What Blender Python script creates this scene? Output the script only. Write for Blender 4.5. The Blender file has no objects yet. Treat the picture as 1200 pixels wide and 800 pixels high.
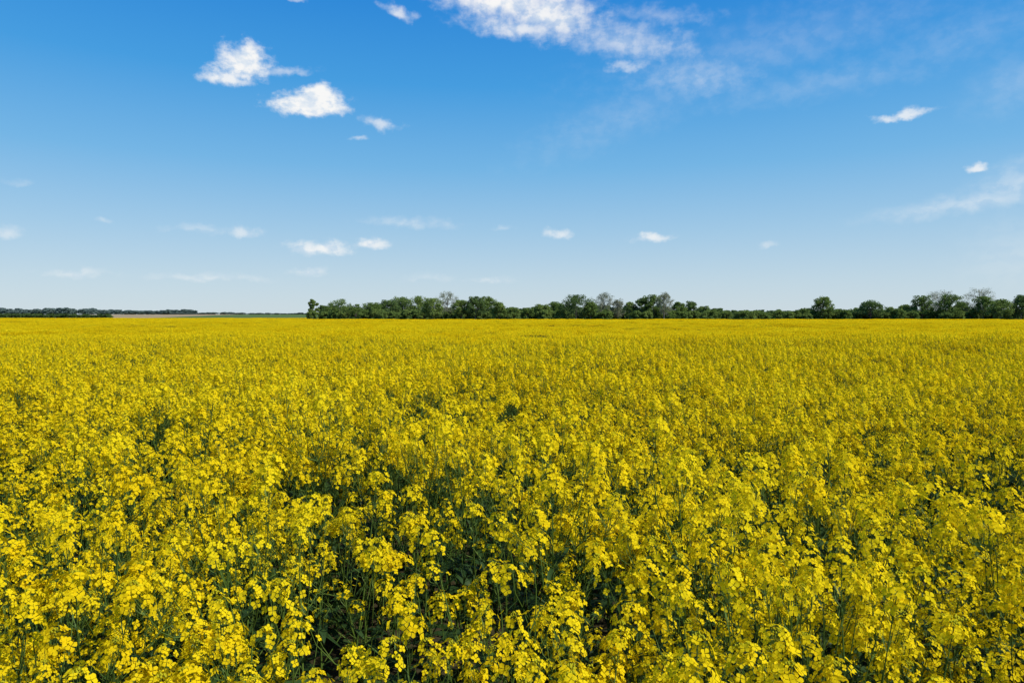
import bpy, math, random
import numpy as np
from mathutils import Vector, Matrix, noise as mnoise
random.seed(7); rng=np.random.default_rng(7)
scene=bpy.context.scene
scene.view_settings.view_transform='Standard'
scene.view_settings.look='None'
scene.view_settings.exposure=0
scene.view_settings.gamma=1
F=800.0; CAMZ=2.10; HY=371.0
SUN_EL=math.radians(50); SUN_AZ=math.radians(112)   # azimuth measured from +Y toward +X

# ------------------------------------------------------------ helpers
def mat_new(name):
    m=bpy.data.materials.new(name); m.use_nodes=True
    nt=m.node_tree; nt.nodes.clear()
    return m,nt
def N(nt,t,**kw):
    n=nt.nodes.new(t)
    for k,v in kw.items(): setattr(n,k,v)
    return n
def setin(nt,sock,v):
    if isinstance(v,bpy.types.NodeSocket): nt.links.new(v,sock)
    else: sock.default_value=v
def M(nt,op,a,b=None,c=None,clamp=False):
    n=N(nt,'ShaderNodeMath',operation=op); n.use_clamp=clamp
    setin(nt,n.inputs[0],a)
    if b is not None: setin(nt,n.inputs[1],b)
    if c is not None: setin(nt,n.inputs[2],c)
    return n.outputs[0]
def VM(nt,op,a,b=None):
    n=N(nt,'ShaderNodeVectorMath',operation=op)
    setin(nt,n.inputs[0],a)
    if b is not None: setin(nt,n.inputs[1],b)
    return n
def mixc(nt,f,a,b):
    n=N(nt,'ShaderNodeMix',data_type='RGBA')
    setin(nt,n.inputs[0],f); setin(nt,n.inputs[6],a); setin(nt,n.inputs[7],b)
    return n.outputs[2]
def sstep(nt,x,lo,hi):
    n=N(nt,'ShaderNodeMapRange',interpolation_type='SMOOTHSTEP')
    setin(nt,n.inputs[0],x); setin(nt,n.inputs[1],lo); setin(nt,n.inputs[2],hi)
    return n.outputs[0]
def noise(nt,vec,scale,detail=3,rough=.5):
    n=N(nt,'ShaderNodeTexNoise'); n.inputs['Scale'].default_value=scale
    n.inputs['Detail'].default_value=detail; n.inputs['Roughness'].default_value=rough
    if vec is not None: nt.links.new(vec,n.inputs['Vector'])
    return n

def leafy(name,c1,c2,trans=.3,nscale=.5,transcol=None,rough=.6,gloss=.0):
    m,nt=mat_new(name)
    geo=N(nt,'ShaderNodeNewGeometry'); oi=N(nt,'ShaderNodeObjectInfo')
    n1=noise(nt,geo.outputs['Position'],nscale,3)
    n2=noise(nt,geo.outputs['Position'],nscale*14,2)
    f=M(nt,'MULTIPLY_ADD',n1.outputs[0],1.3,-.5)
    f=M(nt,'ADD',f,M(nt,'MULTIPLY',n2.outputs[0],.5))
    f=M(nt,'ADD',f,M(nt,'MULTIPLY_ADD',oi.outputs['Random'],.5,-.2),clamp=True)
    col=mixc(nt,f,(*c1,1),(*c2,1))
    d=N(nt,'ShaderNodeBsdfPrincipled'); nt.links.new(col,d.inputs['Base Color'])
    d.inputs['Roughness'].default_value=rough
    d.inputs['Specular IOR Level'].default_value=gloss
    t=N(nt,'ShaderNodeBsdfTranslucent'); nt.links.new(col,t.inputs['Color'])
    mx=N(nt,'ShaderNodeMixShader'); mx.inputs[0].default_value=trans
    nt.links.new(d.outputs[0],mx.inputs[1]); nt.links.new(t.outputs[0],mx.inputs[2])
    o=N(nt,'ShaderNodeOutputMaterial'); nt.links.new(mx.outputs[0],o.inputs[0])
    return m
petal=leafy('rapeseed_petal',(.82,.585,.006),(.94,.755,.014),.38,.35)
bud  =leafy('rapeseed_bud',(.38,.38,.02),(.55,.50,.02),.2,.5)
stem =leafy('rapeseed_stem',(.055,.105,.015),(.12,.185,.028),.1,.5,gloss=.2)
leaf =leafy('rapeseed_leaf',(.020,.052,.012),(.048,.095,.02),.3,.6,gloss=.25,rough=.55)
PM=[petal,bud,stem,leaf]

# ------------------------------------------------------------ mesh builder
class B:
    def __init__(s): s.v=[];s.f=[];s.m=[];s.n=0
    def add(s,v,f,m):
        v=np.asarray(v,float); f=np.asarray(f,int)
        s.v.append(v); s.f.append(f+s.n); s.n+=len(v)
        s.m.append(np.full(len(f),m,int) if np.isscalar(m) else np.asarray(m,int))
    def arrays(s): return np.concatenate(s.v),np.concatenate(s.f),np.concatenate(s.m)
    def obj(s,name,mats,smooth=False):
        v,f,m=s.arrays()
        me=bpy.data.meshes.new(name)
        me.vertices.add(len(v)); me.vertices.foreach_set('co',v.astype(np.float32).ravel())
        k=f.shape[1]
        me.loops.add(len(f)*k); me.loops.foreach_set('vertex_index',f.astype(np.int32).ravel())
        me.polygons.add(len(f)); me.polygons.foreach_set('loop_start',np.arange(0,len(f)*k,k,dtype=np.int32))
        me.polygons.foreach_set('material_index',m.astype(np.int32))
        if smooth: me.polygons.foreach_set('use_smooth',np.ones(len(f),bool))
        for x in mats: me.materials.append(x)
        me.update(calc_edges=True); me.validate()
        return bpy.data.objects.new(name,me)
def basis(d):
    d=np.asarray(d,float); d=d/np.linalg.norm(d)
    a=np.array([0,0,1.]) if abs(d[2])<.9 else np.array([1.,0,0])
    x=np.cross(a,d); x/=np.linalg.norm(x); y=np.cross(d,x)
    return np.stack([x,y,d],1)    # columns
def tube(b,pts,rad,sides,m):
    pts=np.asarray(pts,float); n=len(pts); vs=[]
    for i in range(n):
        d=pts[min(i+1,n-1)]-pts[max(i-1,0)]; R=basis(d)
        for k in range(sides):
            a=2*math.pi*k/sides
            vs.append(pts[i]+R@np.array([math.cos(a)*rad[i],math.sin(a)*rad[i],0]))
    fs=[]
    for i in range(n-1):
        for k in range(sides):
            a=i*sides+k; c=i*sides+(k+1)%sides
            fs+= [[a,c,a+sides],[c,c+sides,a+sides]]
    b.add(vs,fs,m)

# flower template: four obovate, cupped petals
def flower(size):
    v=[];f=[]
    for k in range(4):
        a=k*math.pi/2+random.uniform(-.12,.12); ca,sa=math.cos(a),math.sin(a)
        L=size*random.uniform(.9,1.1); W=size*random.uniform(.38,.48); dr=random.uniform(-.1,.25)*size
        P=[(0.06*L,0,0),(.55*L,-W,.22*L),(.97*L,-W*.45,.2*L-dr),(.97*L,W*.45,.2*L-dr),(.55*L,W,.22*L),(.6*L,0,.12*L)]
        o=len(v)
        for x,y,z in P: v.append((x*ca-y*sa,x*sa+y*ca,z))
        f+=[[o,o+1,o+5],[o+1,o+2,o+5],[o+2,o+3,o+5],[o+3,o+4,o+5],[o+4,o,o+5]]
    return np.array(v),np.array(f)
FL=[flower(.0124) for _ in range(8)]
OCT=np.array([(1,0,0),(0,1,0),(-1,0,0),(0,-1,0),(0,0,1.6),(0,0,-1)],float)
OF=np.array([[0,1,4],[1,2,4],[2,3,4],[3,0,4],[1,0,5],[2,1,5],[3,2,5],[0,3,5]])

def raceme(b,base,dirn,nfl,sc):
    R=basis(dirn)
    L=sc*random.uniform(.045,.10); low=sc*random.uniform(.05,.14)
    tot=low+L
    P=lambda q: np.asarray(base)+R@np.asarray(q,float)
    tube(b,[P((0,0,0)),P((0,0,tot*.6)),P((0,0,tot))],[.0017,.0014,.0009],3,2)
    for i in range(random.randint(6,12)):
        a=i*2.4+random.random(); z=low*random.uniform(.1,.95)
        p0=P((0,0,z)); o=random.uniform(.015,.03)*sc
        p1=P((math.cos(a)*o,math.sin(a)*o,z+o*.8)); p2=P((math.cos(a)*o*1.2,math.sin(a)*o*1.2,z+o*.8+.028))
        w=R@np.array([-math.sin(a),math.cos(a),0])*.0014
        b.add([p0-w*.5,p0+w*.5,p1+w,p1-w,p2],[[0,1,2],[0,2,3],[3,2,4]],2)
    side=random.uniform(0,6.28); asym=random.uniform(0,.4)
    for i in range(nfl):
        t=(i+.5)/nfl; a=i*2.39996+random.uniform(-.5,.5)
        z=low+L*(t**.8)+random.uniform(-.007,.007); r=sc*(.035-.018*t*t)*random.uniform(.5,1.3)*(1+asym*math.cos(a-side))
        up=.3+.9*t
        q=np.array([math.cos(a)*r,math.sin(a)*r,z+r*.3])
        d=np.array([math.cos(a),math.sin(a),up+random.uniform(-.4,.4)])
        fr=basis(R@d); th=random.uniform(0,1.57)
        rz=np.array([[math.cos(th),-math.sin(th),0],[math.sin(th),math.cos(th),0],[0,0,1]])
        fv,ff=random.choice(FL)
        s=min(sc,1.2)*random.uniform(.8,1.2)*(1.08-.3*t)
        b.add((fv*s)@(fr@rz).T+P(q),ff,0)
        w=R@np.array([-math.sin(a),math.cos(a),0])*.0006
        p0=P((0,0,z-.008)); p1=P(q)
        b.add([p0-w,p0+w,p1],[[0,1,2]],2)
    for i in range(11):
        a=i*2.4; r=.0026*math.sqrt(i)*sc*1.3
        b.add((OCT*.0026*sc*random.uniform(.8,1.3))@R.T+P((math.cos(a)*r,math.sin(a)*r,tot+.005-r*.6)),OF,1)

def rleaf(b,p,az,L,W,droop):
    ca,sa=math.cos(az),math.sin(az); vs=[];fs=[]
    n=5
    for i in range(n):
        t=i/(n-1); w=W*math.sin(math.pi*min(t*.9+.08,1))*.5; x=L*t; z=L*(.55*t-droop*t*t)
        fold=w*.35
        for y,zz in((-w,fold),(0,0),(w,fold)):
            vs.append((p[0]+x*ca-y*sa,p[1]+x*sa+y*ca,p[2]+z+zz))
    for i in range(n-1):
        a=i*3
        fs+=[[a,a+1,a+3],[a+1,a+4,a+3],[a+1,a+2,a+4],[a+2,a+5,a+4]]
    b.add(vs,fs,3)

def plant(i):
    b=B(); H=random.uniform(1.06,1.36)
    vig=random.uniform(.85,1.22)      # vigour: some plants carry bigger heads
    lx,ly=random.uniform(-.12,.12),random.uniform(-.12,.12)
    def S(t): return np.array([lx*t*t,ly*t*t,H*t])
    ts=np.linspace(0,.88,6)
    tube(b,[S(t) for t in ts],[.007,.0062,.0054,.0046,.0036,.0024],4,2)
    top=S(.88); raceme(b,top,S(1)-S(.85),int(random.randint(18,30)*vig),random.uniform(1.05,1.25)*vig)
    nb=random.randint(4,7); a0=random.uniform(0,6)
    for k in range(nb):
        t=.40+.43*k/nb+random.uniform(-.04,.04); a=a0+k*2.4+random.uniform(-.5,.5)
        p0=S(t); reach=random.uniform(.07,.25)*(1.35-t*.6)
        ztop=H*random.uniform(.67,.95)
        if ztop<p0[2]+.12: ztop=p0[2]+.12
        p3=np.array([p0[0]+math.cos(a)*reach,p0[1]+math.sin(a)*reach,ztop])
        p1=p0+(p3-p0)*np.array([.5,.5,.3]); p2=p0+(p3-p0)*np.array([.85,.85,.65])
        tube(b,[p0,p1,p2,p3],[.0034,.003,.0025,.0018],3,2)
        raceme(b,p3,(p3-p2)+np.array([random.gauss(0,.025),random.gauss(0,.025),.06]),int(random.randint(9,26)*vig),random.uniform(.8,1.2)*vig)
        rleaf(b,p0,a+random.uniform(-.2,.2),random.uniform(.08,.15),random.uniform(.016,.03),random.uniform(.1,.6))
        if random.random()<.6:
            a2=a+random.choice((-1,1))*random.uniform(.5,1.1); r2=random.uniform(.04,.11)
            q=p1+np.array([math.cos(a2)*r2,math.sin(a2)*r2,(ztop-p1[2])*random.uniform(.5,.95)])
            tube(b,[p1,(p1+q)/2+np.array([math.cos(a2),math.sin(a2),0])*.01,q],[.0022,.0018,.0014],3,2)
            raceme(b,q,(q-p1),random.randint(5,15),.85)
    for k in range(8):
        t=random.uniform(.08,.6); a=random.uniform(0,6.28)
        rleaf(b,S(t),a,random.uniform(.14,.26),random.uniform(.035,.075),random.uniform(.5,1.0))
    return b.obj('rapeseed_plant_%02d'%i,PM)

def coll_hidden(name,objs):
    c=bpy.data.collections.new(name)
    for o in objs: c.objects.link(o)
    return c
NV=24
plants=coll_hidden('rapeseed_plants',[plant(i) for i in range(NV)])

def patch(i,S=3.0):
    n=int(S*S*21*6.8)
    px=rng.uniform(-S/2-.1,S/2+.1,n); py=rng.uniform(-S/2-.1,S/2+.1,n)
    hz=1.18+.07*np.sin(px*2.1+i)+.05*np.sin(py*2.7+2*i)-np.abs(rng.normal(0,.075,n))
    b=B()
    K=10
    cen=np.stack([px,py,hz],1)
    cc=np.repeat(cen,K,0)+np.stack([rng.normal(0,.020,n*K),rng.normal(0,.020,n*K),rng.uniform(-.035,.05,n*K)],1)
    d=rng.normal(0,1,(n*K,3)); d[:,2]=np.abs(d[:,2])+.6; d/=np.linalg.norm(d,axis=1)[:,None]
    t=np.cross(d,rng.normal(0,1,(n*K,3))); t/=np.linalg.norm(t,axis=1)[:,None]; u=np.cross(d,t)
    s=rng.uniform(.011,.018,(n*K,1))
    V=np.stack([cc+t*s,cc+u*s,cc-t*s,cc-u*s],1).reshape(-1,3)
    q=np.arange(n*K)[:,None]*4
    b.add(V,np.concatenate([q+[0,1,2],q+[0,2,3]],0),0)
    w=rng.uniform(0,6.28,n); wx=np.stack([np.cos(w),np.sin(w),0*w],1)*.0022
    bot=cen.copy(); bot[:,2]-=rng.uniform(.3,.6,n); bot[:,:2]+=rng.normal(0,.04,(n,2))
    V=np.stack([bot-wx,bot+wx,cen+wx*.6,cen-wx*.6],1).reshape(-1,3); q=np.arange(n)[:,None]*4
    b.add(V,np.concatenate([q+[0,1,2],q+[0,2,3]],0),2)
    k=int(S*S*90); c=np.stack([rng.uniform(-S/2,S/2,k),rng.uniform(-S/2,S/2,k),rng.uniform(.35,.9,k)],1)
    d=rng.normal(0,1,(k,3)); d/=np.linalg.norm(d,axis=1)[:,None]
    t=np.cross(d,rng.normal(0,1,(k,3))); t/=np.linalg.norm(t,axis=1)[:,None]; u=np.cross(d,t)
    V=np.stack([c+t*.08,c+u*.025,c-t*.08,c-u*.025],1).reshape(-1,3); q=np.arange(k)[:,None]*4
    b.add(V,np.concatenate([q+[0,1,2],q+[0,2,3]],0),3)
    return b.obj('rapeseed_patch_%02d'%i,PM)
patches=coll_hidden('rapeseed_patches',[patch(i) for i in range(5)])

def ss(a,b,x):
    t=min(1,max(0,(x-a)/(b-a))); return t*t*(3-2*t)
def fn(x,y,s,o=0): return mnoise.noise(Vector((x*s+o,y*s-o,o*.37)))
def ground_z(x,y):
    z=.24*fn(x,y,.045,3)*ss(4,26,abs(y))*(1-.4*ss(60,200,y))
    z+=ss(440,760,y)*3.6*ss(250,-60,x)+ss(440,900,y)*1.2
    return z

def scatter(name,pts,rots,scls,idx,coll):
    me=bpy.data.meshes.new(name); n=len(pts)
    me.vertices.add(n); me.vertices.foreach_set('co',np.asarray(pts,np.float32).ravel())
    a=me.attributes.new('rot','FLOAT_VECTOR','POINT'); a.data.foreach_set('vector',np.asarray(rots,np.float32).ravel())
    a=me.attributes.new('scl','FLOAT_VECTOR','POINT'); a.data.foreach_set('vector',np.asarray(scls,np.float32).ravel())
    a=me.attributes.new('idx','INT','POINT'); a.data.foreach_set('value',np.asarray(idx,np.int32))
    ob=bpy.data.objects.new(name,me); scene.collection.objects.link(ob)
    ng=bpy.data.node_groups.new(name+'_gn','GeometryNodeTree')
    ng.interface.new_socket('Geometry',in_out='INPUT',socket_type='NodeSocketGeometry')
    ng.interface.new_socket('Geometry',in_out='OUTPUT',socket_type='NodeSocketGeometry')
    gi=ng.nodes.new('NodeGroupInput'); go=ng.nodes.new('NodeGroupOutput')
    ci=ng.nodes.new('GeometryNodeCollectionInfo'); ci.inputs['Collection'].default_value=coll
    ci.inputs['Separate Children'].default_value=True; ci.inputs['Reset Children'].default_value=True
    ip=ng.nodes.new('GeometryNodeInstanceOnPoints'); ip.inputs['Pick Instance'].default_value=True
    def na(nm,t):
        x=ng.nodes.new('GeometryNodeInputNamedAttribute'); x.data_type=t; x.inputs['Name'].default_value=nm
        return [o for o in x.outputs if o.enabled and o.name=='Attribute'][0]
    L=ng.links.new
    L(gi.outputs[0],ip.inputs['Points']); L(ci.outputs[0],ip.inputs['Instance'])
    L(na('idx','INT'),ip.inputs['Instance Index'])
    L(na('rot','FLOAT_VECTOR'),ip.inputs['Rotation']); L(na('scl','FLOAT_VECTOR'),ip.inputs['Scale'])
    L(ip.outputs[0],go.inputs[0])
    md=ob.modifiers.new('instances','NODES'); md.node_group=ng
    return ob

pts=[];rots=[];scl=[];idx=[]
step=.226; NEAR=24.0
y=-1.0
while y<NEAR+.3:
    hw=.86*max(y,0)+4.0
    x=-hw
    while x<hw:
        X=x+random.uniform(-.75,.75)*step; Y=y+random.uniform(-.75,.75)*step
        x+=step
        g=fn(X,Y,.55,11)+.7*fn(X,Y,1.6,5)
        if g<-.26 and random.random()<.72: continue
        if random.random()<.08: continue
        r=math.hypot(X,Y)
        if r<.6: continue
        h=1+.11*fn(X,Y,.7,2)+.12*fn(X,Y,2.0,9)+.09*fn(X,Y,.22,31)+random.gauss(0,.055)
        if random.random()<.07: h+=.08
        h=min(max(h,.72),1.19)
        pts.append((X,Y,ground_z(X,Y)-.01)); rots.append((random.gauss(0,.10),random.gauss(0,.10),random.uniform(0,6.28)))
        w=random.uniform(.9,1.2); scl.append((w,w,h)); idx.append(random.randrange(NV))
    y+=step
print('near plants',len(pts))
scatter('rapeseed_field',pts,rots,scl,idx,plants)
pts=[];rots=[];scl=[];idx=[]
def fieldedge(x): return 232 if x>-95 else 430
def add_patches(y0,y1,S,sc):
    y=y0+S/2
    while y<y1:
        hw=.86*y+14; x=-hw
        while x<hw:
            if y<fieldedge(x):
                h=1+.15*fn(x,y,.11,4)+.07*fn(x,y,.35,8)
                if fn(x*.7,y*1.3,.07,21)>.30: h-=.10
                pts.append((x+random.uniform(-.2,.2),y+random.uniform(-.2,.2),ground_z(x,y)))
                rots.append((0,0,random.randrange(4)*math.pi/2)); scl.append((sc,sc,h)); idx.append(random.randrange(5))
            x+=S
        y+=S
add_patches(NEAR,96,3.0,1.02)
add_patches(96,432,6.0,2.05)
print('patches',len(pts))
scatter('rapeseed_field',pts,rots,scl,idx,patches)

# ------------------------------------------------------------ ground
m,nt=mat_new('soil_and_fields')
geo=N(nt,'ShaderNodeNewGeometry'); sp=N(nt,'ShaderNodeSeparateXYZ'); nt.links.new(geo.outputs['Position'],sp.inputs[0])
nz=noise(nt,geo.outputs['Position'],3.0,6,.6); nz2=noise(nt,geo.outputs['Position'],.03,3)
soil=mixc(nt,nz.outputs[0],(.03,.025,.012,1),(.07,.058,.03,1))
tan=mixc(nt,nz2.outputs[0],(.26,.20,.12,1),(.36,.29,.18,1))
grass=mixc(nt,nz.outputs[0],(.07,.12,.045,1),(.11,.16,.06,1))
ft=M(nt,'MULTIPLY',sstep(nt,sp.outputs[0],-470.,-460.),M(nt,'SUBTRACT',1.,sstep(nt,sp.outputs[0],-295.,-285.)))
ft=M(nt,'MULTIPLY',ft,M(nt,'SUBTRACT',1.,sstep(nt,sp.outputs[1],850.,870.)))
far=mixc(nt,ft,grass,tan)
col=mixc(nt,sstep(nt,sp.outputs[1],434.,440.),soil,far)
bs=N(nt,'ShaderNodeBsdfPrincipled'); nt.links.new(col,bs.inputs['Base Color']); bs.inputs['Roughness'].default_value=1; bs.inputs['Specular IOR Level'].default_value=0
bp=N(nt,'ShaderNodeBump'); bp.inputs['Strength'].default_value=.5; bp.inputs['Distance'].default_value=.04
nt.links.new(nz.outputs[0],bp.inputs['Height']); nt.links.new(bp.outputs[0],bs.inputs['Normal'])
o=N(nt,'ShaderNodeOutputMaterial'); nt.links.new(bs.outputs[0],o.inputs[0])
ys=sorted(set(list(np.arange(-60,120,4.))+list(np.arange(120,1000,20.))+[1200,1600,2200,3000,4500,6500,9000]))
xs=sorted(set(list(np.arange(-120,121,5.))+[s*a for s in(-1,1) for a in list(np.arange(140,800,25.))+[1000,1400,2000,3000,5000,8000]]))
vs=[(x,y_,ground_z(x,y_)) for y_ in ys for x in xs]; nx=len(xs)
fs=[[j*nx+i,j*nx+i+1,(j+1)*nx+i+1,(j+1)*nx+i] for j in range(len(ys)-1) for i in range(nx-1)]
b=B(); b.add(vs,fs,0); g=b.obj('ground',[m],True); scene.collection.objects.link(g)

# ------------------------------------------------------------ trees
bark=leafy('bark',(.15,.135,.11),(.26,.23,.19),0,.8)
fol_a=leafy('foliage_green',(.12,.19,.045),(.24,.32,.085),.4,.35)
fol_b=leafy('foliage_dark',(.08,.135,.045),(.15,.22,.065),.35,.35)
fol_c=leafy('foliage_young',(.22,.24,.14),(.34,.35,.21),.4,.35)
fol_far=leafy('foliage_haze_tint',(.11,.16,.15),(.16,.215,.19),.1,.05)  # aerial haze painted into the leaf colour: paler, bluer green for far woodland
def tree(name,H,W,kind,seed,base_clump=False):
    r=random.Random(seed); q=np.random.default_rng(seed); b=B()
    fol={'green':1,'dark':2,'sparse':3,'round':1,'narrow':1,'bush':1}[kind]
    th=.0 if kind=='bush' else r.uniform(.10,.18)*H
    tr=.018*H+.04
    bend=(r.uniform(-.03,.03)*H,r.uniform(-.03,.03)*H)
    T=lambda t: np.array([bend[0]*t*t,bend[1]*t*t,H*t])
    tube(b,[T(0),T(.25),T(.5),T(.72),T(.9)],[tr,tr*.75,tr*.5,tr*.28,tr*.1],6,0)
    cz=(H+th)/2; hz=(H-th)/2
    nl={'bush':12,'narrow':12}.get(kind,24)
    clumps=[]
    for k in range(nl):
        t=r.uniform(.2,.85) if kind!='bush' else r.uniform(.05,.5)
        a=k*2.4+r.uniform(-.5,.5)
        el=-.75+1.95*(k+.5)/nl+r.uniform(-.1,.1)
        ez=cz+hz*math.sin(el)*r.uniform(.8,1)
        rr=W*math.cos(el)*r.uniform(.55,.92)
        e=np.array([math.cos(a)*rr,math.sin(a)*rr,min(ez,H*.94)])
        p0=T(min(t,max(.05,e[2]/H-.1))); mid=(p0+e)/2+np.array([0,0,.03*H])
        tube(b,[p0,mid,e],[tr*.35,tr*.2,tr*.07],4,0)
        clumps+= [(e,1.),(mid+(e-mid)*.4+q.normal(0,.06*W,3),.8)]
        for s in range(5 if kind=='sparse' else 2):
            e2=e+q.normal(0,.17,3)*np.array([W,W,hz*.7]); 
            if e2[2]>H: e2[2]=H
            tube(b,[mid+(e-mid)*r.uniform(.2,.9),e2],[tr*.1,tr*.03],3,0)
            clumps.append((e2,.7))
    clumps.append((T(.92),1.0)); clumps.append((T(.75),1.0))
    nleaf=34 if kind=='sparse' else 66
    C=[];Sz=[];Nn=[]
    for c,s in clumps:
        k=int(nleaf*s); R=(.19 if kind=='sparse' else .23)*W*s+.18
        d=q.normal(0,1,(k,3)); d/=np.linalg.norm(d,axis=1)[:,None]
        C.append(c+d*(R*q.uniform(.5,1.08,(k,1)))*np.array([1.05,1.05,.85])); Nn.append(d)
        Sz.append(q.uniform(.12,.30,k)*(.62 if kind=='sparse' else 1))
    C=np.concatenate(C); Nn=np.concatenate(Nn); Sz=np.concatenate(Sz)[:,None]; C[:,2]=np.clip(C[:,2],.1,H*1.02); n=len(C)
    d=Nn*1.0+q.normal(0,.55,(n,3)); d[:,2]+=.25; d/=np.linalg.norm(d,axis=1)[:,None]
    t=np.cross(d,q.normal(0,1,(n,3))); t/=np.linalg.norm(t,axis=1)[:,None]; u=np.cross(d,t)
    V=np.stack([C+t*Sz,C+u*Sz*.65,C-t*Sz,C-u*Sz*.65],1).reshape(-1,3); i4=np.arange(n)[:,None]*4
    b.add(V,np.concatenate([i4+[0,1,2],i4+[0,2,3]],0),fol)
    return b.obj(name,[bark,fol_a,fol_b,fol_c])
def wx(px,D): return (px-600)/F*D
def wz(py,D): return CAMZ+(HY-py)/F*D
trees=[(367,350,6,'narrow'),(398,351,15,'bush'),(384,358,9,'bush'),(417,357,11,'bush'),(437,355,13,'green'),(455,352,13,'dark'),
(470,348,15,'green'),(490,347,16,'green'),(507,350,12,'green'),(524,342,15,'sparse'),(541,352,12,'green'),(557,348,12,'dark'),(571,348,12,'green'),(585,354,10,'green'),
(602,361,9,'bush'),(618,361,10,'bush'),(636,357,11,'green'),(652,354,11,'green'),(675,346,20,'dark'),(692,354,9,'green'),(708,343,12,'sparse'),(724,350,8,'sparse'),
(738,354,8,'bush'),(752,349,10,'dark'),(765,346,13,'green'),(778,343,10,'sparse'),(795,354,9,'green'),(810,353,9,'dark'),(826,359,9,'bush'),(838,363,7,'bush'),
(880,365,8,'bush'),(912,364,8,'bush'),(942,361,9,'bush'),(963,347,12,'round'),(985,364,9,'bush'),(1020,352,14,'dark'),(1002,361,10,'bush'),(1040,360,10,'bush'),(1060,357,10,'green'),
(1080,347,13,'green'),(1100,341,18,'sparse'),(1112,345,14,'green'),(1127,354,10,'green'),(1146,338,17,'sparse'),(1152,348,13,'green'),(1172,351,13,'green'),(1196,346,13,'dark'),
(1218,345,14,'green'),(1250,350,14,'dark'),(1290,347,14,'green'),(1340,352,14,'green'),(1390,346,14,'dark')]
for i,(px,py,hw,kind) in enumerate(trees):
    D=random.uniform(242,285); x=wx(px,D); gz=ground_z(x,D)
    H=wz(py,D)-gz; W=hw/F*D
    nm={'bush':'hawthorn_bush'}.get(kind,'deciduous_tree')
    o=tree(nm,H,W,kind,100+i); o.location=(x,D,gz-.02)
    o.rotation_euler[2]=random.uniform(0,6.28); scene.collection.objects.link(o)
def shrub_coll(nm,mats):
    L=[]
    for i in range(5):
        o=tree(nm+'_%d'%i,1.0*4,2.2,'bush',900+i)
        if mats: o.data.materials[1]=mats
        L.append(o)
    return coll_hidden(nm,L)
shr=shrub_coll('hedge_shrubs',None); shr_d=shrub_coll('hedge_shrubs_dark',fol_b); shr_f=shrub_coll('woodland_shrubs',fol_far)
def row(name,x0,x1,D,dj,stepx,hpx,hj,coll,wid=1.):
    P=[];R=[];S=[];I=[]
    x=wx(x0,D)
    while x<wx(x1,D):
        yy=D+random.uniform(-dj,dj); gz=ground_z(x,yy)
        h=(wz(HY-hpx*random.uniform(1-hj,1+hj)*(1+.35*fn(x,0,.02,6)),D)-gz)/4
        h=max(h,.3)
        P.append((x,yy,gz)); R.append((0,0,random.uniform(0,6.28))); S.append((wid*random.uniform(.8,1.2),wid*random.uniform(.8,1.2),h)); I.append(random.randrange(5))
        x+=stepx*random.uniform(.6,1.3)
    return scatter(name,P,R,S,I,coll)
row('hedgerow',376,845,290,10,1.3,9,.35,shr_d,1.2)
row('hedgerow',376,1420,262,12,1.5,6,.4,shr,1.1)
row('hedgerow',845,1420,300,8,1.1,6,.35,shr_d,1.2)
row('hedgerow',-300,132,520,4,2.0,2.6,.3,shr_d,1.3)
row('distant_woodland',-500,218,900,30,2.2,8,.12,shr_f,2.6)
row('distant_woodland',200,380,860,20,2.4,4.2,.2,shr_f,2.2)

# ------------------------------------------------------------ camera
cam=bpy.data.cameras.new('camera'); cam.sensor_width=36; cam.lens=24; cam.clip_start=.05; cam.clip_end=20000
co=bpy.data.objects.new('camera',cam); scene.collection.objects.link(co)
PITCH=math.atan((400-HY)/F)
co.location=(0,0,CAMZ); co.rotation_euler=(math.pi/2-PITCH,0,0); scene.camera=co

# ------------------------------------------------------------ sun & sky
sun=bpy.data.lights.new('sun','SUN'); sun.energy=5.0; sun.angle=math.radians(.6); sun.color=(1,.95,.86)
so=bpy.data.objects.new('sun',sun); scene.collection.objects.link(so)
sd=Vector((math.sin(SUN_AZ)*math.cos(SUN_EL),math.cos(SUN_AZ)*math.cos(SUN_EL),math.sin(SUN_EL)))
so.rotation_euler=sd.to_track_quat('Z','Y').to_euler(); so.location=(20,-20,40)

w=bpy.data.worlds.new('World'); scene.world=w; w.use_nodes=True; nt=w.node_tree; nt.nodes.clear()
sky=N(nt,'ShaderNodeTexSky',sky_type='NISHITA'); sky.sun_disc=False; sky.sun_elevation=SUN_EL; sky.sun_rotation=SUN_AZ
sky.altitude=100; sky.air_density=1.0; sky.dust_density=.6; sky.ozone_density=2.2
tc=N(nt,'ShaderNodeTexCoord'); dirv=tc.outputs['Generated']
sp=N(nt,'ShaderNodeSeparateXYZ'); nt.links.new(dirv,sp.inputs[0])
az=M(nt,'ARCTAN2',sp.outputs[0],sp.outputs[1]); el=M(nt,'ARCSINE',sp.outputs[2])
cb=N(nt,'ShaderNodeCombineXYZ'); nt.links.new(az,cb.inputs[0]); nt.links.new(el,cb.inputs[1]); P0=cb.outputs[0]
# atmosphere colour by elevation, blended with the physical sky
rp=N(nt,'ShaderNodeValToRGB'); cr=rp.color_ramp
ramp=[(0,(.63,.74,.81)),(.05,(.53,.69,.81)),(.12,(.36,.60,.82)),(.21,(.17,.48,.82)),(.32,(.048,.35,.79)),(.44,(.008,.24,.73)),(1,(.004,.12,.46))]
while len(cr.elements)<len(ramp): cr.elements.new(.5)
for e_,(p_,c_) in zip(cr.elements,ramp): e_.position=p_; e_.color=(*c_,1)
nt.links.new(el,rp.inputs[0])
rs=VM(nt,'SCALE',rp.outputs[0]); rs.inputs['Scale'].default_value=10.
skyc=mixc(nt,.86,sky.outputs[0],rs.outputs[0])

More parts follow.
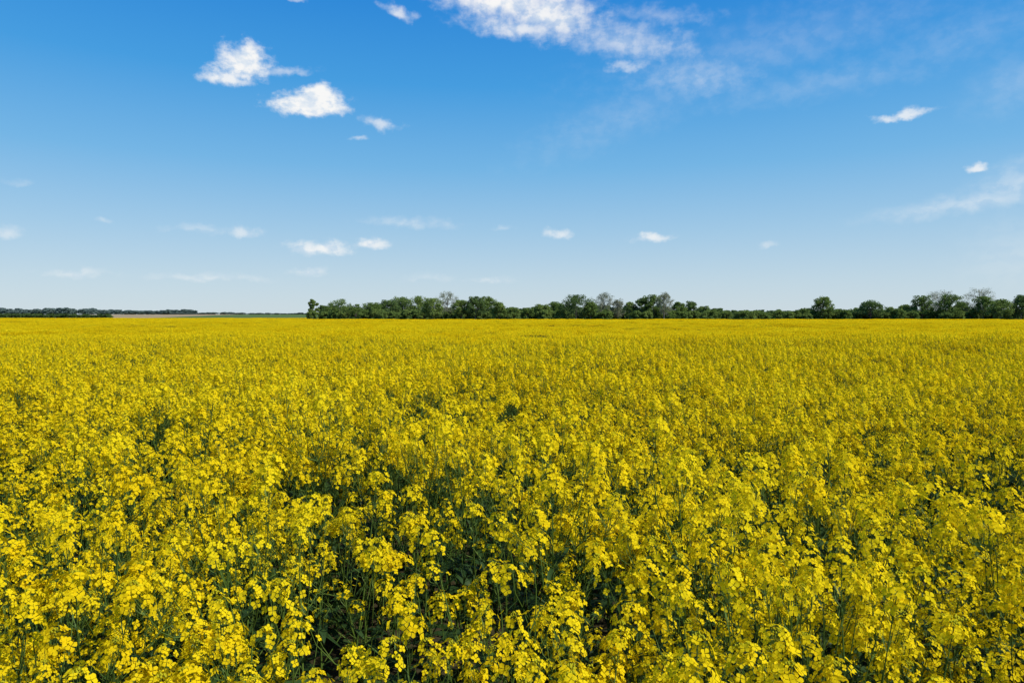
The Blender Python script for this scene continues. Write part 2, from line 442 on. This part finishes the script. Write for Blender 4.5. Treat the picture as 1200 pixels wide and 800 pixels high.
wn=noise(nt,P0,34,4,.55); wv=VM(nt,'SUBTRACT',wn.outputs[1],(.5,.5,.5)).outputs[0]
wv=VM(nt,'MULTIPLY',wv,(.024,.022,0)).outputs[0]
P=VM(nt,'ADD',P0,wv).outputs[0]
sq=VM(nt,'MULTIPLY',P0,(1,1.4,1)).outputs[0]
nA=noise(nt,sq,46,8,.6).outputs[0]
nB=M(nt,'SUBTRACT',nA,.5)
def ae(px,py):
    x=(px-600)/F; zc=(400-py)/F
    d=Vector((x,math.cos(PITCH)+zc*math.sin(PITCH),zc*math.cos(PITCH)-math.sin(PITCH))).normalized()
    return math.atan2(d.x,d.y),math.asin(d.z)
clouds=[ # px,py,rx,ry,strength,softness,noise amp,tilt
(286,76,38,28,1,.7,1.5,.15),(264,92,28,14,.9,.7,1.4,0),(332,84,40,8,.45,1,2.0,.1),(363,125,52,19,1,.55,1.3,.02),(378,113,28,15,1,.55,1.3,0),(467,14,26,9,.7,1,1.6,-.3),(447,147,28,8,.6,1.1,1.7,-.12),(420,163,14,4,.4,.9,1.7,0),
(350,1,14,6,.6,.8,1.8,0),(585,2,100,34,1,.9,1.0,-.1),(640,18,82,46,.95,1.,1.1,-.2),(610,36,84,18,.8,1.0,1.2,-.1),(730,50,120,32,.6,1.3,1.3,-.2),(735,77,34,8,.5,1.1,1.7,0),(815,92,100,38,.42,1.5,1.1,0),(770,20,80,16,.3,1.4,1.8,-.1),
(740,135,170,44,.18,1.6,1.1,.35),(900,60,280,56,.20,1.7,1.1,.1),(960,100,220,30,.20,1.6,1.1,.05),(1120,50,160,40,.17,1.6,1.1,.1),(1060,135,40,8,.75,.8,1.7,.04),(1145,195,13,7,.75,.7,1.5,.0),(1145,238,170,17,.5,1.4,.7,.10),(1200,215,95,36,.45,1.4,.8,.25),(1190,100,80,50,.2,1.5,.9,.3),(1190,300,90,60,.22,1.5,.6,.2),
(378,292,42,11,.85,.9,1.4,.03),(433,286,27,9,.8,.9,1.4,0),(362,320,26,8,.4,1.1,1.6,0),(480,262,64,8,.4,1.3,1.3,-.02),(286,273,24,8,.5,1.1,1.6,0),(235,270,52,7,.3,1.3,1.6,0),
(8,273,32,9,.42,1.2,1.6,0),(88,320,46,7,.4,1.2,1.6,0),(245,326,84,7,.4,1.3,1.3,0),(653,273,20,7,.65,1,1.6,0),(764,280,30,7,.75,1,1.6,.03),(590,268,13,5,.35,1.1,1.6,0),(120,258,14,5,.3,1.1,1.6,0),(575,329,36,5,.3,1.2,1.6,0),(500,325,42,7,.2,1.2,1.6,0),(20,214,24,6,.25,1.2,1.6,0),(900,288,11,5,.3,1.1,1.6,0)]
mask=None
for (px,py,rx,ry,st,hd,amp,tilt) in clouds:
    a,e=ae(px,py); a1,_=ae(px+rx,py); a2,_=ae(px-rx,py); _,e1=ae(px,py-ry); _,e2=ae(px,py+ry)
    RX=(a1-a2)/2*1.1; RY=(e1-e2)/2*1.16
    q=VM(nt,'SUBTRACT',P,(a,e,0)).outputs[0]
    c,s=math.cos(tilt),math.sin(tilt)
    u=VM(nt,'DOT_PRODUCT',q,(c/RX,s/RX,0)).outputs['Value']
    v=VM(nt,'DOT_PRODUCT',q,(-s/RY,c/RY,0)).outputs['Value']
    vneg=M(nt,'MULTIPLY',M(nt,'MINIMUM',v,0.),.4)
    v=M(nt,'ADD',v,vneg)
    r=M(nt,'SQRT',M(nt,'ADD',M(nt,'MULTIPLY',u,u),M(nt,'MULTIPLY',v,v)))
    d=M(nt,'SUBTRACT',.90,r); d=M(nt,'MULTIPLY_ADD',nB,amp,d)
    mk=M(nt,'MULTIPLY',sstep(nt,d,-.16,hd),st)
    mask=mk if mask is None else M(nt,'MAXIMUM',mask,mk)
mask=M(nt,'MULTIPLY',mask,.96)
nS=noise(nt,VM(nt,'ADD',sq,(.014,.012,0)).outputs[0],46,3,.5).outputs[0]
shade=sstep(nt,M(nt,'SUBTRACT',nA,nS),-.14,.08)
ccol=mixc(nt,shade,(7.4,8.1,8.9,1),(9.7,9.6,9.4,1))
fin=mixc(nt,mask,skyc,ccol)
bg=N(nt,'ShaderNodeBackground'); bg.inputs[1].default_value=.1; nt.links.new(fin,bg.inputs[0])
o=N(nt,'ShaderNodeOutputWorld'); nt.links.new(bg.outputs[0],o.inputs[0])
